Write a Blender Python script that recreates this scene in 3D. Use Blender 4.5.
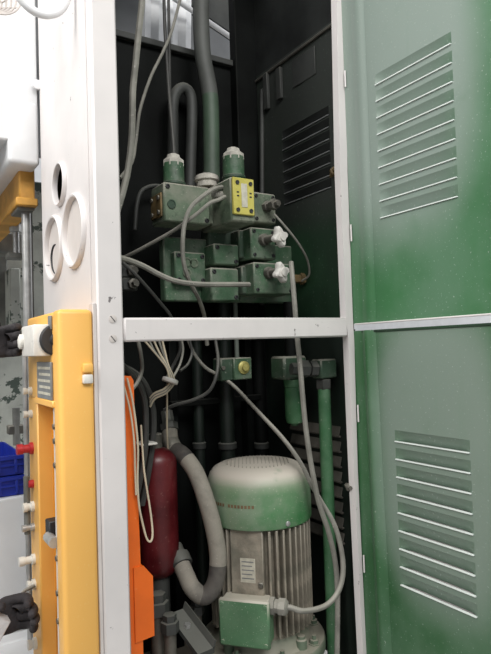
import bpy, bmesh, math, random
from mathutils import Vector, Matrix
random.seed(7)
S = bpy.context.scene
COL = S.collection
for o in list(bpy.data.objects): bpy.data.objects.remove(o)

# ------------------------------------------------------------------ camera
F_PX, YAW, PITCH, ROLL = 589.09, 0.559282, 0.03533, -0.0321865
CAM = Vector((-0.43127, -1.16171, 1.37955))
FW = Vector((math.sin(YAW)*math.cos(PITCH), math.cos(YAW)*math.cos(PITCH), math.sin(PITCH)))
RT = Vector((math.cos(YAW), -math.sin(YAW), 0)); UP = RT.cross(FW)
R2 = RT*math.cos(ROLL) + UP*math.sin(ROLL); U2 = -RT*math.sin(ROLL) + UP*math.cos(ROLL)
cd = bpy.data.cameras.new('camera'); cam = bpy.data.objects.new('camera', cd); COL.objects.link(cam)
m = Matrix((R2, U2, -FW)).transposed().to_4x4(); m.translation = CAM
cam.matrix_world = m
cd.sensor_fit = 'HORIZONTAL'; cd.sensor_width = 36.0; cd.lens = 36.0*F_PX/491.0
cd.clip_start = 0.02; cd.clip_end = 100
S.camera = cam

def at(u, v, y=None, x=None, z=None):
    """real-world point where the photo's sight line meets the plane y=, x= or z="""
    d = FW + R2*(u-245.5)/F_PX - U2*(v-327.0)/F_PX
    if y is not None: t = (y-CAM.y)/d.y
    elif x is not None: t = (x-CAM.x)/d.x
    else: t = (z-CAM.z)/d.z
    return CAM + d*t

# ------------------------------------------------------------------ light, world, exposure
S.view_settings.view_transform = 'Standard'; S.view_settings.look = 'None'
S.view_settings.gamma = 1; S.view_settings.use_curve_mapping = False
S.view_settings.exposure = 0.0
w = bpy.data.worlds.new('hall_light'); S.world = w; w.use_nodes = True
bg = w.node_tree.nodes['Background']; bg.inputs[0].default_value = (0.93, 0.96, 1.0, 1); bg.inputs[1].default_value = 0.42

def area_light(name, loc, target, sx, sy, power, col=(1, 1, 1)):
    l = bpy.data.lights.new(name, 'AREA'); l.shape = 'RECTANGLE'; l.size = sx; l.size_y = sy
    l.energy = power; l.color = col
    o = bpy.data.objects.new(name, l); COL.objects.link(o); o.location = loc
    o.rotation_euler = (Vector(target)-Vector(loc)).to_track_quat('-Z', 'Y').to_euler()
    return o
area_light('hall_lamp_left', (-2.6, -0.2, 3.6), (0.0, 0.1, 1.2), 1.6, 3.0, 135, (1, .985, .96))
area_light('hall_lamp_front', (-0.4, -2.8, 3.9), (0.2, 0.0, 1.2), 3.0, 1.2, 125, (1, .985, .96))
area_light('hall_lamp_rear', (0.6, 2.4, 4.2), (0.4, 1.2, 2.4), 2.4, 1.0, 40, (.97, .98, 1))

area_light('added_wall_fill', (3.6, -.6, 3.8), (5.2, 1.5, 1.5), 1.2, 2.4, 200, (.97, .98, 1))  # unseen fill lamp, added to brighten the wall behind the door gap

# ------------------------------------------------------------------ materials
def lin(c):
    c = [x/255.0 for x in c]
    return tuple((x/12.92 if x <= 0.04045 else ((x+0.055)/1.055)**2.4) for x in c) + (1,)

def mat(name, col, rough=0.5, metal=0.0, dust=0.0, dustcol=(176, 172, 160), var=0.12, vscale=9.0,
        speck=0.0, speckcol=(190, 190, 180), speckscale=140.0, chip=0.0, chipcol=(60, 55, 52), chipscale=26.0, chipt=.68,
        bump=0.0, haze=0.0, hazecol=(150, 165, 152), hazescale=3.0, spec=0.5, streak=0.0, dz=.05, patch=None, patchcol=(132, 142, 135)):
    M = bpy.data.materials.new(name); M.use_nodes = True
    N = M.node_tree.nodes; L = M.node_tree.links
    b = N['Principled BSDF']; b.inputs['Roughness'].default_value = rough; b.inputs['Metallic'].default_value = metal
    b.inputs['Specular IOR Level'].default_value = spec
    tc = N.new('ShaderNodeTexCoord').outputs['Object']
    def noise(scale, detail=4, rgh=.55, vec=None):
        n = N.new('ShaderNodeTexNoise'); n.inputs['Scale'].default_value = scale; n.inputs['Detail'].default_value = detail
        n.inputs['Roughness'].default_value = rgh; L.new(vec or tc, n.inputs['Vector']); return n.outputs['Fac']
    def ramp(inp, a, z):
        r = N.new('ShaderNodeMapRange'); r.inputs[1].default_value = a; r.inputs[2].default_value = z
        r.interpolation_type = 'SMOOTHSTEP'; L.new(inp, r.inputs[0]); return r.outputs[0]
    def mul(a, k):
        n = N.new('ShaderNodeMath'); n.operation = 'MULTIPLY'; L.new(a, n.inputs[0])
        if isinstance(k, (int, float)): n.inputs[1].default_value = k
        else: L.new(k, n.inputs[1])
        return n.outputs[0]
    def mix(fac, a, c):
        n = N.new('ShaderNodeMix'); n.data_type = 'RGBA'
        L.new(fac, n.inputs[0])
        if isinstance(a, tuple): n.inputs[6].default_value = a
        else: L.new(a, n.inputs[6])
        n.inputs[7].default_value = c
        return n.outputs[2]
    c = lin(col)
    dark = tuple(x*(1-var*1.6) for x in c[:3]) + (1,); light = tuple(min(1, x*(1+var)) for x in c[:3]) + (1,)
    out = mix(ramp(noise(vscale), .3, .7), dark, light)
    if haze: out = mix(mul(ramp(noise(hazescale, 5, .6), .38, .68), haze), out, lin(hazecol))
    if patch:      # greyer area of the sheet: rounded box mask, centre (y, z) and half sizes in object space
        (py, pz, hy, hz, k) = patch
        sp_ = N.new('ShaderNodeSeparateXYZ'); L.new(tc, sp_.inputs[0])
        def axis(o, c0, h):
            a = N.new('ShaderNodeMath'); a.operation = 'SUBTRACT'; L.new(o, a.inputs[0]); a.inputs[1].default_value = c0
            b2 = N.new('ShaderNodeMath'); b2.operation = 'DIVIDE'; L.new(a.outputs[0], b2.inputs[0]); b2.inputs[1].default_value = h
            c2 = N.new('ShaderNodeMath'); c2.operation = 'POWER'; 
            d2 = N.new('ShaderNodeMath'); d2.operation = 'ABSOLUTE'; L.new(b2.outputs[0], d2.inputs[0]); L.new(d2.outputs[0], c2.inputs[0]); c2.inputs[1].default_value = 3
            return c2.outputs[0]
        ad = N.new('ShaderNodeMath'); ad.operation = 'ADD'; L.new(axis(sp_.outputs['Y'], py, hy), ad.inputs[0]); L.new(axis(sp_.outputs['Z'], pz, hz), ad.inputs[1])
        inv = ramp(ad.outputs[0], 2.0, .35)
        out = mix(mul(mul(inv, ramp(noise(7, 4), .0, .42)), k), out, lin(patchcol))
    if streak:
        mp = N.new('ShaderNodeMapping'); mp.inputs['Scale'].default_value = (30, 30, 2.2); L.new(tc, mp.inputs[0])
        out = mix(mul(ramp(noise(1.0, 3, .6, mp.outputs[0]), .55, .8), streak), out, lin(hazecol))
    if dust:
        g = N.new('ShaderNodeNewGeometry'); sp = N.new('ShaderNodeSeparateXYZ'); L.new(g.outputs['Normal'], sp.inputs[0])
        up = ramp(sp.outputs['Z'], dz, .7)
        out = mix(mul(mul(up, ramp(noise(24), .0, .42)), dust), out, lin(dustcol))
    if speck: out = mix(mul(ramp(noise(speckscale, 2, .5), .66, .74), speck), out, lin(speckcol))
    if chip: out = mix(mul(ramp(noise(chipscale, 5, .65), chipt, chipt+.03), chip), out, lin(chipcol))
    L.new(out, b.inputs['Base Color'])
    if bump:
        bp = N.new('ShaderNodeBump'); bp.inputs['Strength'].default_value = bump; bp.inputs['Distance'].default_value = .004
        L.new(noise(160, 3), bp.inputs['Height']); L.new(bp.outputs[0], b.inputs['Normal'])
    return M

WHITE = mat('white_paint', (215, 210, 208), .45, var=.04, vscale=5, chip=.85, chipcol=(84, 78, 78), chipscale=34, chipt=.67, haze=.4, hazecol=(200, 197, 196), hazescale=4, streak=.25)
WHITE2 = mat('white_machine_paint', (226, 227, 228), .4, var=.03, haze=.2, hazecol=(205, 206, 208))
PINKW = mat('dull_white_plate', (200, 193, 188), .6, var=.05)
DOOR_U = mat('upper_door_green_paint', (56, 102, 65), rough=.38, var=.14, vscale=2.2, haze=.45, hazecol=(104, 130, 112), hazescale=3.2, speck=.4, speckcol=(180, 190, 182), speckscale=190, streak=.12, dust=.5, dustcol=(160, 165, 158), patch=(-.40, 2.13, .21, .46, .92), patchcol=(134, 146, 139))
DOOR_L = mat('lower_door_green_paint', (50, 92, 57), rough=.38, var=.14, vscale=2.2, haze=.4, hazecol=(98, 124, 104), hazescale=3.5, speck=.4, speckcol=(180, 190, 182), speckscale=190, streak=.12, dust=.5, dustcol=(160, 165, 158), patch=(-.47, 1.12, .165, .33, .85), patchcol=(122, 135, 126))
LOUV = mat('dusty_louver_paint', (116, 128, 119), .65, var=.10, dust=.6, haze=.7, hazecol=(136, 142, 138), hazescale=9, speck=.3, speckscale=200)
EDGE = mat('lit_bare_louver_edge', (215, 222, 218), .35, var=.05)  # raw sheet edge, coloured pale for the light it catches
INNER = mat('inner_dark_green_paint', (28, 58, 36), .55, var=.25, vscale=5, haze=.45, hazecol=(28, 38, 32), hazescale=3, speck=.35, speckcol=(110, 124, 112), speckscale=160, patch=(-.02, 2.09, .27, .33, .95), patchcol=(50, 53, 50))
DARKPIPE = mat('dark_pipe_paint', (22, 32, 26), .5, var=.2, dust=.3, haze=.4, hazecol=(34, 38, 35), hazescale=8)
BLACK = mat('sooty_black_paint', (13, 15, 14), .6, var=.3, haze=.4, hazecol=(24, 27, 26), hazescale=5, dust=.25, dustcol=(80, 80, 76), spec=.12)
WALLT = mat('sooty_upper_paint', (38, 40, 39), .6, var=.3, haze=.5, hazecol=(54, 56, 54), hazescale=4, streak=.2, spec=.25)
GREYSOOT = mat('sooty_grey', (52, 54, 52), .6, var=.25, dust=.5, dustcol=(120, 120, 112), haze=.4, hazecol=(75, 76, 72))
GREENDUST = mat('dust_covered_green_paint', (92, 108, 88), .7, var=.2, vscale=14, dust=.9, dustcol=(164, 160, 148), haze=.8, hazecol=(128, 130, 116), hazescale=18, speck=.5, speckcol=(175, 172, 160), bump=.3, chip=.5, chipcol=(52, 66, 52), chipscale=30, chipt=.62)
PIPEGREEN = mat('green_pipe_paint', (54, 100, 64), .5, var=.12, haze=.5, hazecol=(96, 124, 98), hazescale=16, speck=.4)
GREEN = mat('hydraulic_green_paint', (62, 94, 68), .5, var=.2, vscale=14, dust=.85, dustcol=(158, 156, 144), haze=.8, hazecol=(104, 114, 100), hazescale=16, speck=.5, speckcol=(165, 165, 152), bump=.25, chip=.5, chipcol=(36, 44, 38), chipscale=30, chipt=.62)
GREEND = mat('dim_green_paint', (48, 72, 54), .55, var=.22, vscale=12, dust=.75, dustcol=(140, 137, 126), haze=.7, hazecol=(82, 90, 80), hazescale=16, speck=.4, bump=.2)
MOTORG = mat('motor_green_paint', (58, 122, 70), .5, var=.10, vscale=8, dust=.97, dz=-.05, dustcol=(200, 192, 180), haze=.62, hazecol=(156, 160, 146), hazescale=4.5, speck=.7, speckcol=(200, 196, 182), speckscale=280)
BOXG = mat('terminal_box_green_paint', (78, 118, 84), .5, var=.12, vscale=10, dust=.97, dustcol=(190, 184, 170), haze=.4, hazecol=(120, 140, 118), hazescale=9, speck=.6, speckcol=(196, 194, 180), speckscale=300)
FIN = mat('dusty_motor_iron', (142, 134, 120), .8, var=.2, vscale=20, dust=.7, dustcol=(180, 174, 162), haze=.5, hazecol=(98, 98, 86), hazescale=16, bump=.3)
BASEG = mat('dusty_green_flange', (84, 104, 84), .6, var=.2, dust=.8, dustcol=(158, 152, 138), haze=.5, hazecol=(120, 122, 108), hazescale=10)
DUSTY = mat('dust_crust', (186, 182, 172), .9, var=.12, vscale=40, bump=.5)
KNOBW = mat('white_knob_plastic', (216, 213, 206), .55, var=.08, vscale=30, speck=.3, speckcol=(120, 118, 110))
HOSE = mat('dusty_grey_hose', (160, 154, 142), .8, var=.2, vscale=8, haze=.75, hazecol=(70, 68, 64), hazescale=8, speck=.3)
CABLE = mat('dusty_grey_cable', (132, 130, 122), .7, var=.15, vscale=20, dust=.5, speck=.5, speckcol=(190, 187, 176), haze=.35, hazecol=(84, 84, 78), hazescale=12)
CABLED = mat('dark_cable', (62, 62, 60), .6, var=.2, dust=.5, dustcol=(130, 128, 120))
WIRE = mat('beige_wire', (196, 184, 160), .6, var=.1)
PIPEG = mat('grey_pipe', (98, 104, 98), .6, var=.15, haze=.4, hazecol=(72, 96, 76), hazescale=8, dust=.4)
RED = mat('accumulator_red_paint', (76, 14, 20), .35, var=.2, haze=.3, hazecol=(120, 50, 52), hazescale=9, speck=.3, speckcol=(150, 110, 105))
ORANGE = mat('orange_paint', (228, 104, 24), .5, var=.06, speck=.15, speckcol=(240, 200, 150), speckscale=90)
YELLOW = mat('amber_yellow_paint', (240, 184, 96), .42, var=.05, vscale=3, haze=.35, hazecol=(232, 168, 70), hazescale=2, speck=.15, speckcol=(240, 215, 150))
AMBER = mat('deep_amber_paint', (226, 150, 24), .45, var=.06)
YPLATE = mat('yellow_plate', (190, 180, 84), .5, var=.1, vscale=30, speck=.3, speckcol=(150, 140, 70), haze=.3, hazecol=(180, 172, 110), hazescale=30)
BRASS = mat('yellow_brass', (176, 168, 100), .45, metal=.3, var=.12, vscale=40)
STEEL = mat('steel', (176, 176, 174), .35, metal=.5, var=.12, vscale=30)
STEELD = mat('dirty_steel', (98, 95, 88), .55, metal=.4, var=.2, vscale=30, dust=.6)
PLATEG = mat('nameplate_grey', (122, 124, 124), .5, var=.08, vscale=30)
PLATEL = mat('nameplate_light', (190, 186, 170), .5, var=.1, vscale=60)
BROWNP = mat('brown_label_plate', (110, 92, 60), .6, var=.2, vscale=50)
INK = mat('dark_ink', (40, 40, 42), .6, var=.1)
RUBBER = mat('black_rubber', (40, 38, 40), .6, var=.15)
GLOVE = mat('dark_work_glove', (46, 42, 44), .85, var=.25, vscale=40, bump=.6)
SLEEVE = mat('dark_jacket', (40, 40, 46), .9, var=.2, vscale=30, bump=.4)
SKIN = mat('skin', (205, 160, 135), .55, var=.05)
HAIR = mat('dark_hair', (40, 32, 28), .7, var=.2)
LABELM = mat('pale_glove_patch', (188, 186, 186), .7, var=.1, vscale=50)
REDB = mat('red_plastic', (176, 40, 46), .4, var=.1)
BLUE = mat('blue_plastic', (32, 52, 158), .4, var=.12, vscale=10)
PEEL = mat('peeling_grey_paint', (164, 166, 158), .7, var=.12, vscale=8, chip=.95, chipcol=(54, 66, 58), chipscale=9, chipt=.56, bump=.2)
IRON = mat('grey_iron', (118, 118, 112), .6, var=.2, vscale=12, haze=.4, hazecol=(80, 80, 76), hazescale=8)
BEAMY = mat('ochre_beam_paint', (206, 152, 66), .55, var=.18, vscale=10, chip=.6, chipcol=(92, 66, 36), chipscale=30)
CLEAR = mat('pale_button_plastic', (214, 212, 204), .3, var=.06)
CONC = mat('grey_concrete', (150, 148, 144), .8, var=.1, haze=.4, hazecol=(120, 118, 114), hazescale=1.2)
TANK = mat('dusty_tank_lid', (92, 86, 76), .8, var=.25, vscale=18, dust=.5, dustcol=(140, 132, 118), bump=.3)

# ------------------------------------------------------------------ mesh helpers
class MB:
    def __init__(s): s.bm = bmesh.new()
    def box(s, a, b, bev=0.0, M=None, mi=0, seg=1):
        a = Vector(a); b = Vector(b)
        lo = Vector(map(min, a, b)); hi = Vector(map(max, a, b))
        r = bmesh.ops.create_cube(s.bm, size=1.0); vs = r['verts']
        for v in vs: v.co = Vector((lo[i] + (v.co[i]+.5)*(hi[i]-lo[i]) for i in range(3)))
        fs = list({f for v in vs for f in v.link_faces})
        for f in fs: f.material_index = mi
        if bev:
            es = list({e for v in vs for e in v.link_edges})
            r = bmesh.ops.bevel(s.bm, geom=es, offset=bev, segments=seg, affect='EDGES', profile=.5)
            vs = list({v for f in r['faces'] for v in f.verts} | {v for v in vs if v.is_valid})
            for f in r['faces']: f.material_index = mi
        if M is not None:
            for v in vs: v.co = M @ v.co
        return s
    def ring(s, c, x, y, r, n): return [s.bm.verts.new(c + x*(r*math.cos(2*math.pi*i/n)) + y*(r*math.sin(2*math.pi*i/n))) for i in range(n)]
    def lathe(s, p, axis, prof, n=20, mi=0, xdir=None):
        """prof: list of (radius, distance along axis)"""
        p = Vector(p); ax = Vector(axis).normalized()
        x = (Vector(xdir) if xdir is not None else ax.orthogonal()); x = (x - ax*x.dot(ax)).normalized(); y = ax.cross(x)
        rings = []
        for r, h in prof:
            if r < 1e-6: rings.append([s.bm.verts.new(p+ax*h)])
            else: rings.append(s.ring(p+ax*h, x, y, r, n))
        for A, B in zip(rings, rings[1:]):
            if len(A) == 1 and len(B) == 1: continue
            for i in range(n):
                j = (i+1) % n
                if len(A) == 1: f = s.bm.faces.new((A[0], B[j], B[i])) if False else s.bm.faces.new((A[0], B[i], B[j]))
                elif len(B) == 1: f = s.bm.faces.new((A[i], B[0], A[j]))
                else: f = s.bm.faces.new((A[i], B[i], B[j], A[j]))
                f.material_index = mi
        for R_, in ((rings[0],), (rings[-1],)):
            if len(R_) > 2:
                f = s.bm.faces.new(R_); f.material_index = mi
        return s
    def cyl(s, p, q, r, r1=None, n=16, bev=0.0, mi=0):
        p = Vector(p); q = Vector(q); h = (q-p).length; r1 = r if r1 is None else r1
        prof = [(r, 0), (r1, h)] if not bev else [(r-bev, 0), (r, bev), (r1, h-bev), (r1-bev, h)]
        return s.lathe(p, q-p, prof, n, mi)
    def tube(s, pts, r, n=8, sub=6, mi=0, rf=None, mif=None):
        P = smooth_path(pts, sub)
        up = None; rings = []
        for i, p in enumerate(P):
            t = (P[min(i+1, len(P)-1)] - P[max(i-1, 0)]).normalized()
            if up is None: up = t.orthogonal().normalized()
            up = (up - t*up.dot(t)).normalized(); sd = t.cross(up)
            rr = r if rf is None else r*rf(i/(len(P)-1))
            rings.append(s.ring(p, up, sd, rr, n))
        for q, (A, B) in enumerate(zip(rings, rings[1:])):
            for i in range(n):
                j = (i+1) % n
                f = s.bm.faces.new((A[i], A[j], B[j], B[i])); f.material_index = mi if mif is None else mif(q/len(rings))
        for R_ in (rings[0], rings[-1]):
            s.bm.faces.new(R_).material_index = mi
        return s
    def prism(s, poly, vec, mi=0):
        a = [s.bm.verts.new(Vector(p)) for p in poly]; b = [s.bm.verts.new(Vector(p)+Vector(vec)) for p in poly]
        fs = [s.bm.faces.new(a), s.bm.faces.new(b[::-1])]
        n = len(a)
        for i in range(n): fs.append(s.bm.faces.new((a[i], b[i], b[(i+1) % n], a[(i+1) % n])))
        for f in fs: f.material_index = mi
        return s
    def build(s, name, mats, parent=None, smooth=True, kind=None, origin=None):
        off = Vector((0, 0, 0))
        p = parent
        while p is not None: off = off + p.location; p = p.parent
        loc = Vector(origin) if origin is not None else None
        bmesh.ops.recalc_face_normals(s.bm, faces=s.bm.faces)
        sh = loc if loc is not None else off
        for v in s.bm.verts: v.co -= sh
        if smooth:
            for f in s.bm.faces: f.smooth = True
            for e in s.bm.edges:
                e.smooth = not (len(e.link_faces) == 2 and e.calc_face_angle(0) > math.radians(38))
        me = bpy.data.meshes.new(name); s.bm.to_mesh(me); s.bm.free()
        for mm in (mats if isinstance(mats, (list, tuple)) else [mats]): me.materials.append(mm)
        o = bpy.data.objects.new(name, me); COL.objects.link(o)
        if parent is not None: o.parent = parent
        if loc is not None: o.location = loc - off
        if kind: o['kind'] = kind
        return o

def smooth_path(pts, sub=6):
    P = [Vector(p) for p in pts]
    if len(P) < 3 or sub <= 1: return P
    out = []
    Q = [P[0]*2-P[1]] + P + [P[-1]*2-P[-2]]
    for i in range(1, len(Q)-2):
        p0, p1, p2, p3 = Q[i-1:i+3]
        for k in range(sub):
            t = k/sub
            out.append(.5*((2*p1) + (p2-p0)*t + (2*p0-5*p1+4*p2-p3)*t*t + (3*p1-p0-3*p2+p3)*t**3))
    out.append(P[-1])
    return out

def empty(name, loc, label, cat, group=None):
    o = bpy.data.objects.new(name, None); COL.objects.link(o); o.location = loc; o.empty_display_size = .05
    tag(o, label, cat, group); return o
def tag(o, label, cat=None, group=None):
    o['label'] = label
    if cat: o['category'] = cat
    if group: o['group'] = group
    return o
def copy_part(o, parent, name=None):
    c = o.copy(); COL.objects.link(c); c.parent = parent
    return c
def fb(u0, v0, u1, v1, y):
    """x0,x1,z0,z1 of a box front seen at pixels (u0..u1, v0..v1) on the plane y"""
    um, vm = (u0+u1)/2, (v0+v1)/2
    return at(u0, vm, y).x, at(u1, vm, y).x, at(um, v1, y).z, at(um, v0, y).z
def px(u, v, y, n=1):
    """size in metres of n photo pixels at that point"""
    p = at(u, v, y); return n*((p-CAM).dot(FW))/F_PX

# ------------------------------------------------------------------ setting: floor
f = MB().box((-6, -5, -.1), (6, 6, 0)).build('floor', CONC); f['kind'] = 'structure'
b = MB().box((-6, 6, 0), (6, 6.1, 5)).build('wall_back', WHITE2); b['kind'] = 'structure'
b = MB().box((5.9, -5, 0), (6, 6, 5)).build('wall_right', WHITE2); b['kind'] = 'structure'

# ------------------------------------------------------------------ machine cabinet
W, D, H = .61, .50, 2.75
XR = .66
cab = empty('machine_cabinet', (.3, .22, 0), 'tall white steel machine cabinet with open green louvered doors and dark interior', 'cabinet')
MB().box((-.055, 0, 0), (0, .035, H), .004).build('corner_post', WHITE, cab)
hl = [at(u, v, 0) for u, v in ((330, -300), (336.5, 0), (340, 170), (346, 318), (348.5, 340), (354, 470), (363, 654))]
hw = [.030, .028, .026, .024, .020, .013, .012]
MB().prism([(p.x, 0, p.z) for p in hl] + [(hl[-1].x, 0, .0), (hl[-1].x+.012, 0, .0)] + [(p.x+w_, 0, p.z) for p, w_ in list(zip(hl, hw))[::-1]], (0, .022, 0)).build('hinge_post', WHITE, cab)
MB().box((0, -.001, 1.40), (W, .03, 1.45), .004).build('crossbar', WHITE, cab)
# side panel with three openings
HOLES = [(.250, 1.784, .052), (.140, 1.651, .084), (.318, 1.641, .083)]
bm = bmesh.new()
def loop_edges(pts):
    vs = [bm.verts.new(p) for p in pts]
    return [bm.edges.new((vs[i], vs[(i+1) % len(vs)])) for i in range(len(vs))]
es = loop_edges([(-.055, .036, .0), (-.055, .445, .0), (-.055, .445, H), (-.055, .036, H)])
for cy, cz, r in HOLES:
    es += loop_edges([(-.055, cy+r*.88*math.cos(a*math.pi/16), cz+r*.88*math.sin(a*math.pi/16)) for a in range(32)])
bmesh.ops.triangle_fill(bm, use_beauty=True, use_dissolve=False, edges=es)
g = bmesh.ops.extrude_face_region(bm, geom=bm.faces[:])
for v in [x for x in g['geom'] if isinstance(x, bmesh.types.BMVert)]: v.co.x += .003
mb = MB(); mb.bm.free(); mb.bm = bm
side = mb.build('side_panel', WHITE, cab, smooth=False)
for i, (cy, cz, r) in enumerate(HOLES):
    mb = MB(); prof = []
    ax = Vector((-1, 0, 0))
    for r_, h in [(r*.875, -.003), (r*.875, .005), (r*.90, .0095), (r*.95, .0105), (r*.99, .007), (r, -.001)]: prof.append((r_, h))
    n = 40; rings = [mb.ring(Vector((-.055, cy, cz))+ax*h, Vector((0, 1, 0)), Vector((0, 0, 1)), r_, n) for r_, h in prof]
    for A, B in zip(rings, rings[1:]+rings[:1]):
        for k in range(n): mb.bm.faces.new((A[k], A[(k+1) % n], B[(k+1) % n], B[k]))
    mb.build('grommet_ring', WHITE, side)
mb = MB().cyl((-.053, HOLES[1][0], HOLES[1][1]), (-.049, HOLES[1][0], HOLES[1][1]), HOLES[1][2]*.9, n=40)
tag(mb.build('blanking_disc', PINKW, side), 'dull pinkish white disc closing the larger round opening')
cy, cz, r = HOLES[2]
MB().cyl((-.053, cy, cz), (-.049, cy, cz), r*.9, n=40).build('blanking_disc', PINKW, side)
pts = [at(55.5+3.6*math.cos(t), 259+14.5*math.sin(t), x=-.0535) for t in [math.radians(100+i*17) for i in range(11)]]
tag(MB().tube(pts, .0042, n=6, sub=2, rf=lambda q: .35+.65*math.sin(math.pi*min(1, max(0, q)))).build('slot', INK, side), 'dark crescent gap in the lower left disc')
# dark liner added to keep bounced light down, and back
MB().box((-.035, .04, .45), (-.03, D, H)).build('added_dark_liner', BLACK, cab)
MB().box((-.03, D, .45), (XR+.02, D+.006, 2.33)).build('back_panel', BLACK, cab)
MB().box((-.05, 0, H), (XR+.02, D+.05, H+.02)).build('roof_panel', BLACK, cab)
mb = MB()
ch0, ch1, _, _ = fb(236, 40, 258, 80, D-.04); mb.box((ch0, D-.04, .5), (ch1, D, H), .003); mb.build('corner_channel', BLACK, cab)
MB().box((.625, D-.03, .5), (.645, D-.005, 2.25), .003).build('corner_channel', GREYSOOT, cab)
MB().box((-.03, D-.02, 2.318), (.60, D-.001, 2.338), .002).build('window_sill_strip', GREYSOOT, cab)
MB().box((0.02, .04, .46), (W+.03, D, .50), .004).build('tank_lid', TANK, cab)
MB().box((.001, .001, .0), (W-.001, .03, .46), .004).build('plinth_panel', WHITE, cab)

def louvered(name, x, outward, y0, y1, z0, z1, ly0, ly1, lz, lh, depth, m_sheet, m_louv, m_edge, parent, hinge_skew=0.0, thick=.0015, lip=True, fold=0.0):
    """sheet in the plane x with pressed louvres (bottom edges at lz); outward=+1 pushes the scoops to +x"""
    mb = MB(); bm = mb.bm
    zs = [z0] + sorted([z for e in lz for z in (e, e+lh)]) + [z1]
    ys = [y0, ly0, ly1, y1]
    def Y(y, z): return y if (y != y0 or not hinge_skew) else y + hinge_skew*(z1-z)/(z1-z0)
    cut = {round(e, 5) for e in lz}
    V = {(i, j): bm.verts.new((x, Y(y, z), z)) for i, y in enumerate(ys) for j, z in enumerate(zs)}
    for i in range(3):
        for j in range(len(zs)-1):
            if i == 1 and round(zs[j], 5) in cut: continue
            bm.faces.new((V[i, j], V[i+1, j], V[i+1, j+1], V[i, j+1]))
    if fold:
        # pan edges: bevelled returns along hinge side, bottom and top, towards the inside
        def strip(p, q, a, b_):
            vs = [bm.verts.new(v) for v in (p, q, b_, a)]; bm.faces.new(vs)
        yA, yB = Y(y0, z1), Y(y0, z0); fx = x - outward*fold
        nn = 12
        pr = [(fold*math.sin(math.pi*i/nn)**1.5, .045+.050*i/nn) for i in range(nn+1)]
        for (d0, o0), (d1, o1) in zip(pr, pr[1:]):
            strip((x-outward*(d0+.0004), yA-o0, z1), (x-outward*(d0+.0004), yB-o0, z0), (x-outward*(d1+.0004), yA-o1, z1), (x-outward*(d1+.0004), yB-o1, z0))
    r = bmesh.ops.remove_doubles(bm, verts=bm.verts[:], dist=1e-5)
    sheet = mb.build(name, m_sheet, parent)
    # one scoop mesh, shared
    mb = MB(); bm = mb.bm; n, k = 16, 5
    L = ly1-ly0
    G = {}
    for i in range(n+1):
        s = i/n; e = min(1, min(s, 1-s)/.13); e = math.sin(e*math.pi/2)
        for j in range(k+1):
            t = j/k
            G[i, j] = bm.verts.new((x+outward*depth*e*(t**.8), ly0+L*s, lz[0]+lh*(1-t)))
    for i in range(n):
        for j in range(k): bm.faces.new((G[i, j], G[i+1, j], G[i+1, j+1], G[i, j+1])).material_index = 0
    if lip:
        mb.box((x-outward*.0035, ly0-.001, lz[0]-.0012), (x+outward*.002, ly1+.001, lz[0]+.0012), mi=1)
    base = mb.build('louver', [m_louv, m_edge], sheet)
    for z in lz[1:]:
        c = copy_part(base, sheet); c.location = (0, 0, z-lz[0])
    return sheet

XD = .632
LU = [1.683+i*.041 for i in range(9)]
# louvre position on XD plane
yl0, yl1 = at(378, 150, x=XD).y, at(455, 120, x=XD).y
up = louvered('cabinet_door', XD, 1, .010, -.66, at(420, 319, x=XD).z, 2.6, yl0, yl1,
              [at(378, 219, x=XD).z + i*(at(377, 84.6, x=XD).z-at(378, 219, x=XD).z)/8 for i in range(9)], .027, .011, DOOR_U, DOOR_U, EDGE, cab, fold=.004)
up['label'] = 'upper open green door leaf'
zl = at(402, 585, x=XD).z; zt = at(394, 441, x=XD).z
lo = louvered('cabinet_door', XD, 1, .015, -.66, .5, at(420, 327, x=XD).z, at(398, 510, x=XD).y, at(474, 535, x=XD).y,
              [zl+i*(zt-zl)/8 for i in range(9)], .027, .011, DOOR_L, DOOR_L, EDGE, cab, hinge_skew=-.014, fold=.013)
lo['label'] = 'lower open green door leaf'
# white outer edges of the leaves
zb = at(420, 319, x=XD).z
MB().box((XD-.005, -.66, zb-.003), (XD+.004, -.008, zb+.001), .001).build('door_lip', WHITE, up)
MB().box((XD+.0155, -.66, zb), (XD+.020, -.005, 2.6), .001).build('door_skin', WHITE, up)
zt2 = at(420, 327, x=XD).z
MB().box((XD-.003, -.66, zt2-.006), (XD+.004, -.03, zt2), .001).build('door_lip', INNER, lo)
MB().prism([(XD+.0155, -.008, zt2), (XD+.0155, -.66, zt2), (XD+.0155, -.66, .5), (XD+.0155, -.022, .5)], (.004, 0, 0)).build('door_skin', WHITE, lo)
for v, dr in ((80, up), (235, up), (413, lo), (560, lo)):
    p = at(345 if v < 330 else 357, v, x=XD)
    MB().cyl((XD-.004, -.008, p.z-.022), (XD-.004, -.008, p.z+.022), .0022, n=10).build('hinge', WHITE, dr)
# inner right wall
wallr = louvered('inner_wall', XR, 1, D, .03, 1.42, 2.29, .325, .10, [1.825+i*.0345 for i in range(7)], .027, .012, INNER, WALLT, PLATEG, cab)
wallt = MB().box((XR, .03, 2.29), (XR+.004, D, H)).build('inner_wall', WALLT, cab)
for z in (2.15,):
    pass
walll = MB().box((XR, .03, .5), (XR+.004, D, 1.42)).build('inner_wall', DARKPIPE, cab)
sp_ = MB().tube([at(250, 86, x=XR-.004), at(337, 21, x=XR-.004)], .005, n=6, sub=1).build('seam_strip', STEELD, wallt)
lw = MB()
for i in range(8):
    z = .83+i*.042
    lw = MB().box((XR-.008, .10, z-.002), (XR, .33, z+.002)); lw.prism([(XR, .10, z+.028), (XR, .33, z+.028), (XR-.008, .33, z), (XR-.008, .10, z)], (.001, 0, 0))
    lw.build('lower_louver', STEELD, walll)
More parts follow.
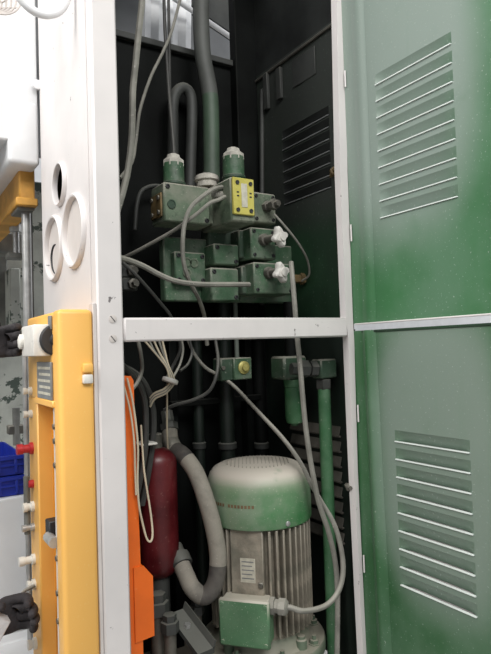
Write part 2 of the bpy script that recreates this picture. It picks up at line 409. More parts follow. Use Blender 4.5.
# brackets and patches on the right wall
p = at(305, 66, x=XR); MB().box((XR-.003, p.y-.05, p.z-.045), (XR, p.y+.06, p.z+.04), .002).build('patch_plate', GREYSOOT, cab)
for (u, v, h) in ((268, 92, .06), (281, 84, .05)):
    p = at(u, v, x=XR); MB().box((XR-.012, p.y-.012, p.z-h), (XR, p.y+.012, p.z+h), .002).build('wall_bracket', GREYSOOT, cab)
for (u, v, y) in ((349, 487, .03), (333.5, 172, .08)):
    p = at(u, v, y); r = px(u, v, y, 4.2)
    mb = MB().lathe(p, (-.5, -.85, .1), [(r*.7, -.03), (r*.7, 0), (r, .001), (r, .012), (r*.55, .013), (r*.5, .022), (0, .022)], 6)
    mb.build('door_stop_bolt', STEELD if v > 300 else BROWNP, cab)
for (u, v) in ((112.7, 319), (113, 338.7)):
    p = at(u, v, -.0005)
    mb = MB().lathe(p, (0, -1, 0), [(.0085, 0), (.0085, .0006), (.006, .0012), (0, .0014)], 18)
    sc = mb.build('screw', PINKW, cab)
    MB().box((p.x-.0075, p.y-.0018, p.z-.0008), (p.x+.0075, p.y-.0008, p.z+.0008), M=Matrix.Translation(p) @ Matrix.Rotation(.9, 4, 'Y') @ Matrix.Translation(-p)).build('screw_slot', INK, sc)

# shelf rail, rear rails and standing pipes low in the cabinet
x0, x1, z0, z1 = fb(172, 398, 262, 404, .42)
MB().box((x0, .42, z0), (x1, .445, z1), .002).build('shelf_rail', BLACK, cab)
for u in (176, 262):
    p = at(u, 460, .46); MB().box((p.x-.012, .46, .5), (p.x+.012, .485, 1.5), .002).build('rear_rail', BLACK, cab)

# ------------------------------------------------------------------ top opening: what stands behind
GREYP = mat('grey_panel_paint', (120, 122, 124), .6, var=.12, vscale=4, haze=.4, hazecol=(150, 152, 154), hazescale=3)
tag(MB().box((.0, 1.30, 2.2), (1.9, 1.36, 3.6), .01).build('grey_machine_panel', GREYP), 'grey panel far behind the cabinet seen through the slot at its top', 'panel')
x0, x1, z0, z1 = fb(143, -40, 190, 75, .85)
sh = MB()
for k in range(7):
    a = x0+(x1-x0)*k/7; sh.prism([(a, .85+.012*(k % 2), z0), (a+(x1-x0)/7, .85+.012*((k+1) % 2), z0), (a+(x1-x0)/7+.02, .85+.012*((k+1) % 2), z1), (a+.02, .85+.012*(k % 2), z1)], (0, .003, 0))
tag(sh.build('plastic_sheet', WHITE2), 'creased white sheet behind the slot at the cabinet top', 'sheet')
mb = MB(); A = at(172, -3, .80); B = at(238, 42, .80)
mb.tube([A+(A-B)*.6, A, B, B+(B-A)*.3], .010, n=10, sub=1)
tag(mb.build('white_conduit', WHITE2), 'thin white conduit sloping across the slot behind the cabinet', 'conduit')
q = [at(u, v, .95) for u, v in ((178, -60), (280, -60), (280, 66), (178, -4))]
tag(MB().prism(q, (0, .05, 0)).build('dark_hood', GREYSOOT), 'dark sloping hood above the white conduit behind the cabinet', 'hood')
x0, x1, z0, z1 = fb(100, -40, 141, 60, .75)
tag(MB().box((x0, .75, z0-.1), (x1, .80, z1), .004).build('grey_duct', GREYP), 'grey duct behind the cabinet at far left of the top slot', 'duct')

# ------------------------------------------------------------------ hydraulic manifold
mani = empty('hydraulic_manifold', (at(226, 300, .3).x, .34, at(226, 303, .3).z), 'dusty green hydraulic valve manifold with two solenoids and white star knobs', 'valve block')
def block(name, u0, v0, u1, v1, y, depth, mt=GREEN, parent=None, bev=.004, bolts=0, br=.006, boltm=None):
    x0, x1, z0, z1 = fb(u0, v0, u1, v1, y)
    o = MB().box((x0, y, z0), (x1, y+depth, z1), bev).build(name, mt, parent or mani)
    if bolts:
        ins = max(br*1.8, .011)
        pts = [(x0+ins, z0+ins), (x1-ins, z0+ins), (x0+ins, z1-ins), (x1-ins, z1-ins)][:bolts]
        if bolts == 2: pts = [(x0+ins, z1-ins), (x1-ins, z0+ins)]
        base = None
        for bx, bz in pts:
            mb = MB().lathe((bx, y, bz), (0, -1, 0), [(br, -.001), (br, .003), (br*.75, .004), (br*.55, .004), (br*.5, .001), (0, .001)], 10)
            mb.build('bolt', boltm or INK, o)
    return o
rx0, rx1, rz0, rz1 = fb(185, 250, 270, 262, .33)
MB().box((rx0, .329, rz0), (rx1, D-.001, rz1), .002).build('mounting_rail', BLACK, mani)
block('base_plate', 164, 241, 293, 302, .30, .03)
cp = block('cover_plate', 175, 252, 206, 284, .272, .03, bolts=4)
for (u, v) in ((187, 262), (194, 263), (187, 273)):
    p = at(u, v, .2715); MB().lathe(p, (0, -1, 0), [(.013, 0), (.013, .003), (.009, .003), (.009, .0005), (0, .0005)], 16).build('boss', GREENDUST, cp)
block('body_column', 209, 196, 240, 300, .285, .05, mt=GREEND)
block('valve_block', 214, 244, 239, 265, .245, .06, bolts=2)
block('valve_block', 211, 268, 239, 301, .24, .06, bolts=2)
va = block('valve_block', 164, 184.5, 210, 223, .20, .08, bolts=2, mt=GREENDUST)
# oval brand-free emblem recess on the left valve and its end plate
p = at(171.5, 204, .199)
MB().lathe(p, (0, -1, 0), [(.012, 0), (.012, .002), (.009, .002), (.009, .0005), (0, .0005)], 18).build('plug', GREEND, va)
x0, x1, z0, z1 = fb(164, 192, 175, 216, .2)
MB().box((x0-.006, .208, z0), (x0, .272, z1), .002).build('end_plate', BROWNP, va)
for yy in (.219, .261):
    for zz in (z0+.012, z1-.012):
        MB().lathe((x0-.006, yy, zz), (-1, 0, 0), [(.006, 0), (.006, .004), (0, .004)], 8).build('bolt', STEELD, va)
block('valve_body', 196, 188, 222, 224, .23, .10, mt=GREENDUST)
# right solenoid valve with yellow plate
x0, x1, z0, z1 = fb(231, 178, 254, 222, .13)
vb = MB().box((x0, .13, z0), (x1+.004, .30, z1), .005).build('valve_block', GREENDUST, mani)
px0, px1, pz0, pz1 = fb(232.5, 178.5, 253.5, 215, .126)
pl = MB().box((px0, .122, pz0), (px1, .131, pz1), .002).build('yellow_plate', YPLATE, mani)
tag(pl, 'yellow valve cover plate with four black screws')
for fx in (.2, .82):
    for fz in (.12, .4, .86):
        if fz == .4: continue
        MB().lathe((px0+(px1-px0)*fx, .122, pz0+(pz1-pz0)*fz), (0, -1, 0), [(.0055, 0), (.0055, .003), (.003, .003), (0, .0012)], 10).build('screw', INK, pl)
MB().box((px0+(px1-px0)*.38, .1205, pz0+(pz1-pz0)*.2), (px0+(px1-px0)*.66, .1225, pz0+(pz1-pz0)*.85), .0008).build('label_strip', PLATEL, pl)
for fx in (.22, .82):   # two small dark letters stamped each side
    for fz in (.5, .6):
        MB().box((px0+(px1-px0)*(fx-.05), .1213, pz0+(pz1-pz0)*(fz-.02)), (px0+(px1-px0)*(fx+.05), .1225, pz0+(pz1-pz0)*(fz+.02))).build('stamp', INK, pl)
gp = at(226.5, 196.5, .18); gp.x = x0
MB().lathe(gp, (-1, -.2, 0), [(.013, -.004), (.013, .012), (.010, .014), (.010, .026), (.006, .028), (0, .028)], 12).build('cable_gland', CABLE, vb)
# solenoids
def solenoid(u, v0, v1, rpx, y, lab):
    top = at(u, v0, y); bot = at(u, v1, y); r = px(u, v1, y, rpx)
    o = MB().cyl((bot.x, y, bot.z-.015), (bot.x, y, top.z), r, n=28, bev=.004).build('solenoid', GREEN, mani)
    MB().lathe((bot.x, y, top.z), (0, 0, 1), [(r*1.02, -.012), (r*1.02, .004), (r*.86, .008), (r*.66, .013), (r*.60, .020), (r*.34, .024), (0, .025)], 8).build('end_cap', DUSTY, o)
    MB().cyl((bot.x, y, bot.z-.004), (bot.x, y, bot.z+.004), r*1.1, n=28, bev=.001).build('collar', GREEND, o)
    return o
solenoid(174, 163, 184.5, 10.6, .26, 'l')
solenoid(233.8, 156.5, 178, 10.8, .20, 'r')
p = at(207, 184, .27)
MB().lathe((p.x, .27, p.z-.01), (0, 0, 1), [(.030, 0), (.030, .014), (.036, .018), (.034, .030), (.02, .037), (0, .039)], 10).build('filler_plug', DUSTY, mani)
# right column of blocks
vc = block('valve_block', 253, 193, 276, 223, .215, .12, bolts=4, br=.005, mt=GREENDUST)
p = at(266, 207, .215)
MB().lathe(p, (.1, -1, 0), [(.016, -.002), (.016, .012), (.012, .013), (.012, .026), (.016, .027), (.016, .042), (.009, .043), (.009, .055), (0, .056)], 6).build('hex_fitting', STEELD, vc)
def star_block(u0, v0, u1, v1, y, su, sv, ku, kv):
    o = block('valve_block', u0, v0, u1, v1, y, .13, bolts=4, br=.005)
    p = at(su, sv, y)
    MB().lathe(p, (.25, -1, 0), [(.017, -.002), (.017, .010), (.011, .012), (.011, .04), (0, .04)], 12).build('stem', STEELD, o)
    k = at(ku, kv, y-.045); r = px(ku, kv, y-.045, 11.0)
    ax = Vector((.25, -1, 0)).normalized()
    xx = Vector((1, .25, 0)).normalized(); zz = Vector((0, 0, 1))
    poly = []
    n = 48
    for i in range(n):
        t = 2*math.pi*i/n
        rr = r*(.60+.40*(.5+.5*math.cos(4*(t-.35)))**1.3)
        poly.append(k + xx*(rr*math.cos(t)) + zz*(rr*math.sin(t)))
    mb = MB(); bm = mb.bm
    layers = []
    for d, sc in ((-.010, .86), (-.006, 1), (.006, 1), (.011, .82)):
        layers.append([bm.verts.new(k + (q-k)*sc + ax*d) for q in poly])
    for A, B in zip(layers, layers[1:]):
        for i in range(n): bm.faces.new((A[i], A[(i+1) % n], B[(i+1) % n], B[i]))
    bm.faces.new(layers[0]); bm.faces.new(layers[-1])
    mb.lathe(k+ax*.011, ax, [(r*.42, -.002), (r*.40, .004), (0, .005)], 14)
    s = mb.build('star_knob', KNOBW, o); tag(s, 'white four lobed star knob')
    return o
star_block(251, 228, 276, 259, .20, 263, 240, 279.5, 237)
star_block(254, 263, 293, 294, .20, 268, 273, 281, 272.5)
block('side_block', 239, 230, 251, 258, .24, .08, mt=GREEND)
block('side_block', 242, 266, 254, 294, .24, .08, mt=GREEND)
p = at(297, 279, .25)
MB().lathe(p, (1, -.3, 0), [(.013, -.02), (.013, .01), (.018, .011), (.018, .024), (.010, .025), (.010, .04), (0, .04)], 6).build('hex_fitting', BROWNP, mani)
for (u, v) in ((126, 271), (127, 284)):   # dark terminal lugs at the lower left
    p = at(u+4, v, .36); MB().box((p.x-.025, .36, p.z-.018), (p.x+.02, .40, p.z+.018), .004).build('pipe_clamp', GREYSOOT, mani)
    MB().lathe((p.x+.004, .36, p.z), (0, -1, 0), [(.015, -.001), (.015, .012), (.009, .014), (.009, .03), (0, .03)], 6).build('hex_nut', STEELD, mani)

# fat riser pipe and return bend
def pipe(name, pts, r, mt, label, cat='pipe', n=16, sub=6, group=None):
    o = MB().tube(pts, r, n=n, sub=sub).build(name, mt)
    tag(o, label, cat, group); return o
y = .40
rp = px(205, 60, y, 8.2)
ps = [at(u, v, y) for u, v in ((200.5, -60), (201, -20), (201, 20), (202.5, 52), (206, 73), (209.5, 92), (211, 115), (211.5, 160), (212, 200))]
riser = MB().tube(ps, rp, n=18, mif=lambda t: 1 if t > .62 else 0).build('riser_pipe', [mat('grey_riser_paint', (78, 80, 77), .6, var=.15, dust=.4, haze=.4, hazecol=(110, 111, 106), hazescale=5), mat('green_riser_paint', (66, 84, 68), .55, var=.15, haze=.5, hazecol=(92, 104, 92), hazescale=8)])
tag(riser, 'fat grey green riser pipe with a bend rising above the valve manifold', 'pipe')
y = .44
ps = [at(u, v, y) for u, v in ((190, 190), (191, 150), (192, 110), (190, 94), (183, 88), (176, 93), (173, 104), (173, 130), (173, 185))]
pipe('return_pipe', ps, px(180, 100, y, 5.5), GREYSOOT, 'dark pipe bent into an arch behind the left solenoid')
y = .445
ps = [at(u, v, y) for u, v in ((135, 230), (137, 205), (142, 191), (153, 186), (163, 187))]
pipe('bent_tube', ps, px(140, 200, y, 2.2), GREYSOOT, 'thin dark tube curving behind the left end of the manifold')
pipe('rear_tube', [at(262, v, .43) for v in (90, 180, 305)], .008, GREYSOOT, 'thin dark vertical tube behind the yellow plated valve')
# lower standing pipes
for (u, v0, v1, rr, y, lab) in ((228.5, 300, 475, 7.5, .42, 'dark green stand pipe with a collar behind the motor'), (200, 340, 470, 5.5, .45, 'black stand pipe behind the grey hose'),
                              (262, 340, 460, 6, .44, 'black stand pipe left of the green filter')):
    root = empty('stand_pipe', (at(u, v1, y).x, y, .5), lab, 'pipe')
    A = at(u, v0, y); B = at(u, v1, y); r = px(u, 400, y, rr)
    MB().cyl((B.x, y, .5), (B.x, y, A.z), r, n=18).build('pipe', DARKPIPE if u < 240 else BLACK, root)
    c = at(u, 445, y)
    MB().cyl((B.x, y, c.z-.012), (B.x, y, c.z+.010), r*1.25, n=18, bev=.003).build('collar', GREYSOOT, root)

# small relief block with yellow plug
rl = empty('relief_valve', (at(243, 380, .30).x, .32, at(243, 380, .30).z), 'small green valve block with a round yellow plug below the crossbar', 'valve')
x0, x1, z0, z1 = fb(234, 357.5, 252, 379.5, .30)
rb = MB().box((x0, .30, z0), (x1, .36, z1), .003).build('body', GREEN, rl)
p = at(243.5, 367.5, .30)
MB().lathe(p, (0, -1, 0), [(.019, -.001), (.019, .004), (.016, .006), (.010, .007), (.010, .014), (0, .015)], 16).build('plug', BRASS, rl)
x0b, x1b, z0b, z1b = fb(221, 358, 234, 381, .31)
MB().box((x0b, .31, z0b), (x1b+.002, .36, z1b), .004).build('side_flange', GREEND, rl)
MB().lathe(at(223, 368, .31), (0, -1, 0), [(.006, -.001), (.006, .005), (0, .005)], 8).build('bolt', STEELD, rl)
A = at(237, 358, .34); B = at(236, 302, .34); MB().cyl((A.x, .34, A.z-.005), (A.x, .34, B.z), .007, n=12).build('pipe', PIPEG, rl)

# green filter
y = .22
flt = empty('pressure_filter', (at(294, 423, y).x, y, at(294, 423, y).z), 'green cylindrical hydraulic filter hanging below the crossbar beside the elbow pipe', 'filter')
x0, x1, z0, z1 = fb(278, 356, 301, 379, y)
MB().box((x0, y-.03, z0), (x1, y+.04, z1), .006).build('head', GREEND, flt)
c = at(294, 400, y); r = px(294, 400, y, 9.2); zb_ = at(294, 424, y).z; zt_ = at(294, 380, y).z
MB().lathe((c.x, y, zb_), (0, 0, 1), [(0, -.004), (r*.4, -.004), (r*.42, .0), (r*.85, .004), (r, .018), (r, zt_-zb_-.02), (r*1.08, zt_-zb_-.018), (r*1.08, zt_-zb_+.002)], 22).build('bowl', PIPEGREEN, flt)
MB().cyl((c.x-.004, y, z1-.002), (c.x-.004, y, at(287, 302, y).z), .018, n=14).build('neck_pipe', BLACK, flt)
# elbow with green pipe
y = .11
elb = empty('elbow_pipe', (at(326, 520, y).x, y, .5), 'vertical green pipe with a dusty square elbow fitting right of the motor', 'pipe')
x0, x1, z0, z1 = fb(316, 359, 332, 378, y)
MB().box((x0, y-.022, z0), (x1, y+.022, z1), .004).build('elbow_body', GREEND, elb)
xc = at(325.5, 430, y).x
rr = px(325, 430, y, 6.3)
x00 = at(301, 366, y+.02).x
MB().lathe((x0+.002, y, (z0+z1)/2), (-1, .25, .05), [(.022, 0), (.022, .020), (.016, .021), (.016, .026), (.024, .027), (.024, .05), (.017, .051), (.017, .075)], 6).build('union_nut', GREYSOOT, elb)
zn0, zn1 = at(325, 389, y).z, at(325, 379, y).z
MB().lathe((xc, y, zn0), (0, 0, 1), [(rr*1.1, 0), (rr*1.25, .004), (rr*1.25, zn1-zn0-.002), (rr, zn1-zn0)], 6).build('union_nut', GREYSOOT, elb)
MB().cyl((xc, y, .5), (xc, y, zn0+.003), rr, n=18).build('pipe', PIPEGREEN, elb)

# ------------------------------------------------------------------ electric motor
MX, MY = .462, .225
mo = empty('electric_motor', (MX, MY, .5), 'upright green electric motor with ribbed dusty body and rounded fan cover', 'motor')
view = Vector((MX-CAM.x, MY-CAM.y, 0)).normalized()
R = px(260, 520, .14, 52.5)*1.055
fx, fy = MX-view.x*R, MY-view.y*R
zr = at(247, 534.5, fy).z           # cowl rim
zt = at(262, 489, fy).z           # shoulder
CT = zt
prof = [(R*.985, zr), (R, zr+.004), (R, zr+.05), (R*.995, CT-.02), (R*.975, CT), (R*.93, CT+.018), (R*.85, CT+.032), (R*.74, CT+.040), (R*.5, CT+.046), (0, CT+.048)]
cw = MB().lathe((MX, MY, 0), (0, 0, 1), prof, 56).build('fan_cover', MOTORG, mo)
# ventilation strips on the cowl
mb = MB()
for k in range(-9, 10):
    x_ = k*R*.072; half = math.sqrt(max(0, (R*.62)**2-x_*x_))
    if abs(k) % 1 == 0 and half > .01:
        d1 = Vector((.85, -.53, 0)); d2 = Vector((.53, .85, 0))
        c = Vector((MX, MY, CT+.0435)) + d1*x_
        mb.tube([c-d2*half, c+Vector((0, 0, .0035)), c+d2*half], .0016, n=4, sub=3)
tag(mb.build('grille_bars', FIN, cw), 'fine grille bars under dust on the cover')
a0 = math.atan2(-view.y, -view.x)
def rim(ang, r, z): return Vector((MX+math.cos(ang)*r, MY+math.sin(ang)*r, z))
for k in range(4):
    an = a0+math.radians(30)+k*math.pi/2
    MB().lathe(rim(an, R, zr+.012), (math.cos(an), math.sin(an), 0), [(.007, -.001), (.007, .003), (.004, .005), (0, .005)], 10).build('screw', STEEL, cw)
# faded red lettering band (a dark red painted strip with letter blocks)
mb = MB()
zl_ = (zr+zt)/2+.008
for k in range(13):
    an = a0-math.radians(52-k*3.7); an2 = an+math.radians(2.5)
    if k in (4,): continue
    q = [rim(an, R+.0006, zl_-.004), rim(an2, R+.0006, zl_-.004), rim(an2, R+.0006, zl_+.004), rim(an, R+.0006, zl_+.004)]
    mb.bm.faces.new([mb.bm.verts.new(v) for v in q])
FADE = mat('faded_red_print', (122, 98, 72), .7, var=.15, vscale=60)
tag(mb.build('faded_print', FADE, cw), 'faded reddish print line on the cover')
Rb = R*.80; zbody = at(250, 618, MY-.1).z
zb0 = .615
MB().cyl((MX, MY, zb0), (MX, MY, zr+.01), Rb, n=48).build('stator_body', FIN, mo)
zf0, zf1 = zb0+.025, zr-.004
fin0 = None
nf = 44
skipw = math.radians(20)
box_ang = a0-math.radians(16)
for k in range(nf):
    an = 2*math.pi*k/nf + .03
    d = (an-box_ang+math.pi) % (2*math.pi)-math.pi
    if abs(d) < skipw: continue
    if fin0 is None:
        mb = MB().box((Rb-.006, -.0028, zf0), (R*.965, .0028, zf1), .0012)
        fin0 = mb.build('cooling_fin', FIN, mo, origin=(0, 0, 0)); o = fin0
        o.location = (0, 0, -.5)
    else: o = copy_part(fin0, mo)
    o.rotation_euler = (0, 0, an)
# flat pad with nameplate
def face_box(name, mt, ang, r0, r1, t0, t1, z0, z1, parent, bev=.002):
    Mx = Matrix.Translation((MX, MY, 0)) @ Matrix.Rotation(ang, 4, 'Z')
    return MB().box((r0, t0, z0), (r1, t1, z1), bev, M=Mx).build(name, mt, parent)
tw = R*.30
zpad1 = zr-.003
face_box('mounting_pad', FIN, box_ang, Rb*.8, R*.90, -tw, tw, zb0+.02, zpad1, mo)
fyy = (MY+math.sin(box_ang)*R*.9); zn0, zn1 = at(250, 582, fyy).z, at(250, 557.5, fyy).z
np_ = face_box('nameplate', PLATEL, box_ang, R*.89, R*.905, -.018, .022, zn0, zn1, mo, .0006)
for k in range(5):
    z = zn0+(zn1-zn0)*(.15+k*.17)
    face_box('print_line', PLATEG, box_ang, R*.905, R*.9055, -.014, .018-.004*(k % 2), z, z+.003, np_, 0)
face_box('pad_bolt', STEELD, box_ang, R*.89, R*.94, .030, .042, zn0-.01, zn0+.004, mo, .002)
# terminal box
TB0, TB1 = R*.80, R*1.20
tby = MY+math.sin(box_ang)*TB1
bz0, bz1 = at(246, 648, tby).z, at(246, 599.5, tby).z
tb = face_box('terminal_box', BOXG, box_ang, TB0, TB1-.012, -.063, .063, bz0+.004, bz1-.003, mo, .006)
face_box('box_lid', BOXG, box_ang, TB1-.014, TB1, -.066, .066, bz0, bz1, tb, .005)
Mx = Matrix.Translation((MX, MY, 0)) @ Matrix.Rotation(box_ang, 4, 'Z')
def T(r, t, z): return Mx @ Vector((r, t, z))
for (tt, zz) in ((-.056, bz0+.012), (.056, bz0+.012), (-.056, bz1-.012), (.056, bz1-.012)):
    ax = (Mx.to_3x3() @ Vector((1, 0, 0)))
    MB().lathe(T(TB1, tt, zz), ax, [(.005, -.001), (.005, .002), (0, .003)], 10).build('screw', BOXG, tb)
gz = bz1-.022
axr = (Mx.to_3x3() @ Vector((0, 1, 0)))
MB().lathe(T(TB1-.035, .060, gz), axr, [(.022, 0), (.022, .012), (.017, .013), (.017, .022), (.021, .023), (.021, .04), (.013, .046), (.0, .047)], 8).build('cable_gland', CABLE, tb)
GL = T(TB1-.035, .103, gz)
# bolts at the body foot, flange and bell housing
MB().lathe((MX, MY, .5), (0, 0, 1), [(R*1.02, 0), (R*1.02, .055), (R*1.16, .062), (R*1.18, .066), (R*1.18, .090), (R*1.16, .096), (R*.96, .096), (R*.9, .104), (R*.84, .13), (0, .131)], 48).build('flange', BASEG, mo)
for k in range(8):
    an = a0+math.radians(18)+k*math.pi/4
    q = rim(an, R*1.04, .594)
    MB().lathe(q, (0, 0, 1), [(.016, 0), (.016, .004), (.012, .004), (.012, .013), (.006, .014), (.006, .024), (0, .024)], 6).build('bolt', BASEG, mo)
for k in range(4):
    an = a0+math.radians(48)+k*math.pi/2
    q = rim(an, R*.92, .596)
    MB().lathe(q, (0, 0, 1), [(.015, 0), (.015, .022), (.011, .025), (.011, .032), (0, .033)], 10).build('foot_lug', BASEG, mo)

# ------------------------------------------------------------------ accumulator, orange box, hose
y = .30
ac = empty('accumulator', (at(159, 575, y).x, y, .5), 'dark red hydraulic accumulator bottle standing behind the orange housing', 'accumulator')
r = px(159, 520, y, 20.5); c = at(157.5, 515, y); za, zb2 = at(159, 578, y).z, at(159, 446, y).z
hgt = zb2-za
MB().lathe((c.x, y, za), (0, 0, 1), [(r*math.sin(t), .8*r*(1-math.cos(t))) for t in [math.pi/2*i/6 for i in range(7)]] + [(r*math.cos(t), hgt-.8*r+.8*r*math.sin(t)) for t in [math.pi/2*i/6 for i in range(7)]], 28).build('shell', RED, ac)
MB().cyl((c.x, y, zb2-.008), (c.x, y, zb2+.035), .018, n=12, bev=.003).build('gas_valve', STEELD, ac)
MB().cyl((c.x, y, .5), (c.x, y, za+.01), .028, n=12).build('port', GREYSOOT, ac)

orb = empty('orange_housing', (.06, .10, .5), 'upright orange steel housing with a stepped box inside left of cabinet', 'housing')
y = .06
xr_t = at(133.5, 382, y).x; xr_b = at(144, 654, y).x; zt_ = at(130, 376, y).z
MB().prism([(-.02, y, .5), (xr_b, y, .5), (at(140.5, 560, y).x, y, at(140, 560, y).z), (xr_t, y, zt_-.01), (xr_t-.006, y, zt_), (-.02, y, zt_+.004)], (0, .10, 0)).build('body', ORANGE, orb)
x0, x1, z0, z1 = fb(134, 570, 153, 640, y)
z1b = at(150, 576, y).z
MB().prism([(x0, y-.004, z0), (x1, y-.004, z0+.004), (x1, y-.004, z1b), (at(143, 567, y).x, y-.004, z1+.01), (x0, y-.004, z1+.01)], (0, .09, 0)).build('step_box', ORANGE, orb)

y = .22
hp = [at(u, v, yy) for u, v, yy in ((169, 428, .36), (172, 446, .33), (184, 456, .28), (196, 473, .24), (206, 500, .20), (214, 530, .18), (218, 558, .17), (215, 583, .17), (205, 596, .18), (193, 589, .20), (186, 575, .23), (181, 563, .26))]
ho = empty('suction_hose', (hp[-2].x, .22, hp[8].z), 'fat dusty grey hose looping beside the motor', 'hose')
MB().tube(hp, px(205, 520, .2, 8.6), n=18, sub=8, mif=lambda t: 1 if (.56 < t < .74 or .12 < t < .2) else 0).build('hose', [HOSE, mat('bare_hose_rubber', (66, 62, 60), .75, var=.2, haze=.5, hazecol=(110, 106, 98), hazescale=14)], ho)
for k in (1,):
    d = (hp[k+1]-hp[k-1]).normalized()
    MB().lathe(hp[k]-d*.012, d, [(px(205, 520, .2, 9.4), 0), (px(205, 520, .2, 9.6), .003), (px(205, 520, .2, 9.6), .021), (px(205, 520, .2, 9.4), .024)], 20).build('hose_clamp', STEELD if k == 1 else CABLED, ho)
d = (hp[-1]-hp[-2]).normalized()
MB().lathe(hp[-1]-d*.01, d, [(.028, 0), (.030, .004), (.030, .03), (.022, .032), (.022, .06)], 12).build('hose_end', GREYSOOT, ho)
d = (hp[0]-hp[1]).normalized()
MB().lathe(hp[0]-d*.01, d, [(.026, 0), (.027, .02), (.018, .022), (.018, .06), (0, .06)], 8).build('hose_end', GREYSOOT, ho)

# fittings on the tank lid
def fitting(u, v, y, label, s=1.0, ax=(0, 0, 1)):
    p = at(u, v, y)
    root = empty('pipe_fitting', (p.x, y, .5), label, 'fitting')
    MB().cyl((p.x, y, .5), (p.x, y, p.z), .016*s, n=12).build('stub', STEELD, root)
    MB().lathe((p.x, y, p.z), ax, [(.024*s, -.004), (.024*s, .022*s), (.018*s, .024*s), (.018*s, .04*s), (.012*s, .042*s), (0, .042*s)], 6).build('nut', GREYSOOT, root)
fitting(158, 612, .16, 'dusty hexagon fitting on the tank lid below the red accumulator', 1.1)
fitting(170, 630, .12, 'small steel fitting right of the orange housing foot', .9)
fitting(197, 612, .24, 'small steel fitting under the loop of the grey hose', .8)
br = empty('angle_bracket', (at(190, 640, .1).x, .12, .5), 'sloping dusty steel bracket lying on tank lid left of motor', 'bracket')
A = at(176, 612, .16); B = at(206, 652, .06)
dv = (B-A)
MB().prism([A+Vector((-.02, 0, 0)), A+Vector((.022, 0, .004)), B+Vector((.022, 0, .004)), B+Vector((-.02, 0, 0))], (0, .0, -.012)).build('web', GREYSOOT, br)
MB().prism([A+Vector((.018, 0, .004)), A+Vector((.024, 0, .02)), B+Vector((.024, 0, .02)), B+Vector((.018, 0, .004))], (.004, 0, -.003)).build('flange', GREYSOOT, br)
MB().lathe(A*.6+B*.4+Vector((0, 0, .003)), (0, -.2, 1), [(.008, -.003), (.008, .006), (0, .007)], 6).build('bolt', STEEL, br)

# ------------------------------------------------------------------ cables
def cable(pts, rpx, mt, label, name='cable', group=None, n=8, sub=6):
    P = [at(u, v, y) for u, v, y in pts]
    u, v, y = pts[len(pts)//2]
    o = MB().tube(P, px(u, v, y, rpx), n=n, sub=sub).build(name, mt)
    tag(o, label, 'cable', group); return o
o = MB().tube([GL-axr*.02, GL+axr*.01] + [at(u, v, y) for u, v, y in ((304, 611, .035), (325, 606, .03), (338, 592, .03), (343, 572, .03), (341, 548, .03), (334, 524, .04), (322, 503, .06), (311, 484, .075), (303, 467, .09), (292, 450, .11), (280, 435, .14), (266, 420, .18), (250, 403, .24), (236, 388, .29), (222, 377, .33), (206, 368, .35), (195, 355, .36), (188, 340, .36))], px(320, 560, .04, 2.9), n=10, rf=lambda t: 1-.35*t).build('motor_cable', CABLE)
tag(o, 'dusty grey motor cable looping from terminal box up past fan cover', 'cable')
cable([(291, 262, .12), (293, 285, .10), (295, 310, .09), (297, 335, .09), (299.5, 360, .08), (302, 390, .07), (304.5, 417, .06), (308, 445, .05), (313, 475, .05), (319, 503, .05), (328, 530, .05), (334, 555, .055), (337, 580, .06), (337.5, 615, .06), (337, 655, .06)], 2.7, CABLE, 'long dusty grey cable hanging straight down from the knobs past the green filter')
GY = .12
cable([(218, 200, .13), (225, 196.5, .14)][::-1] + [(210, 203, .13), (198, 213, .14), (186, 222, .16), (173, 231, .20), (150, 244, .26), (133, 253, .30), (118, 260, .34)], 1.9, CABLE, 'thin grey cable from the yellow plated valve running down left')
cable([(222, 187, .17), (214, 189, .15), (203, 196, .14), (192, 206, .14), (186, 218, .14), (183, 235, .14), (183, 258, .15), (187, 275, .16), (193, 288, .18), (200, 302, .22), (205, 320, .27), (207, 345, .30)], 2.3, CABLE, 'grey cable hooping over the left valve and dropping in front of the cover plate')
cable([(116, 257, .10), (128, 260, .12), (143, 266, .13), (158, 274, .13), (172, 280, .13), (186, 283, .13), (205, 284.5, .14), (230, 284.5, .15), (249, 284.5, .17)], 2.9, CABLE, 'thick grey cable running level across to the lower star knob valve')
cable([(122, 262, .18), (133, 272, .18), (145, 285, .19), (157, 299, .20), (170, 315, .22), (178, 332, .24), (180, 350, .26), (173, 366, .28), (166, 380, .28)], 1.7, CABLED, 'thin dark cable slanting down left of the base plate')
cable([(274, 214, .16), (283, 224, .15), (293, 236, .15), (302, 249, .16), (308, 262, .18), (309, 275, .20), (302, 281, .23)], 1.1, CABLE, 'very thin cable arching right of the star knobs')
# upper left hoses
cable([(143, -40, .12), (142, 0, .12), (139, 30, .13), (136, 60, .13), (133, 90, .13), (132.5, 115, .13), (131.5, 140, .13), (128, 170, .12), (122, 195, .10), (114, 220, .09)], 3.4, CABLE, 'grey hose hanging just inside the corner post at upper left', 'hose')
cable([(186, -20, .35), (180, 0, .35), (172, 30, .34), (163, 52, .33), (152, 74, .31), (144, 96, .30), (139, 115, .28), (136, 140, .27), (132, 162, .25), (120, 178, .22)], 1.6, CABLE, 'thin cable slanting from the top slot down to the corner post')
cable([(163.5, -30, .36), (164, 0, .36), (165, 30, .35), (167, 62, .34), (169, 92, .32), (171.5, 120, .29), (173.5, 145, .27), (174, 158, .26)], 1.8, CABLED, 'dark cable dropping from the top onto the left solenoid')
cable([(168.5, -30, .40), (168.5, 0, .40), (169, 30, .39), (169.5, 62, .38), (170, 92, .38), (172, 125, .39), (177, 160, .41), (180, 190, .42)], 1.6, CABLED, 'dark cable dropping from top behind the left solenoid')
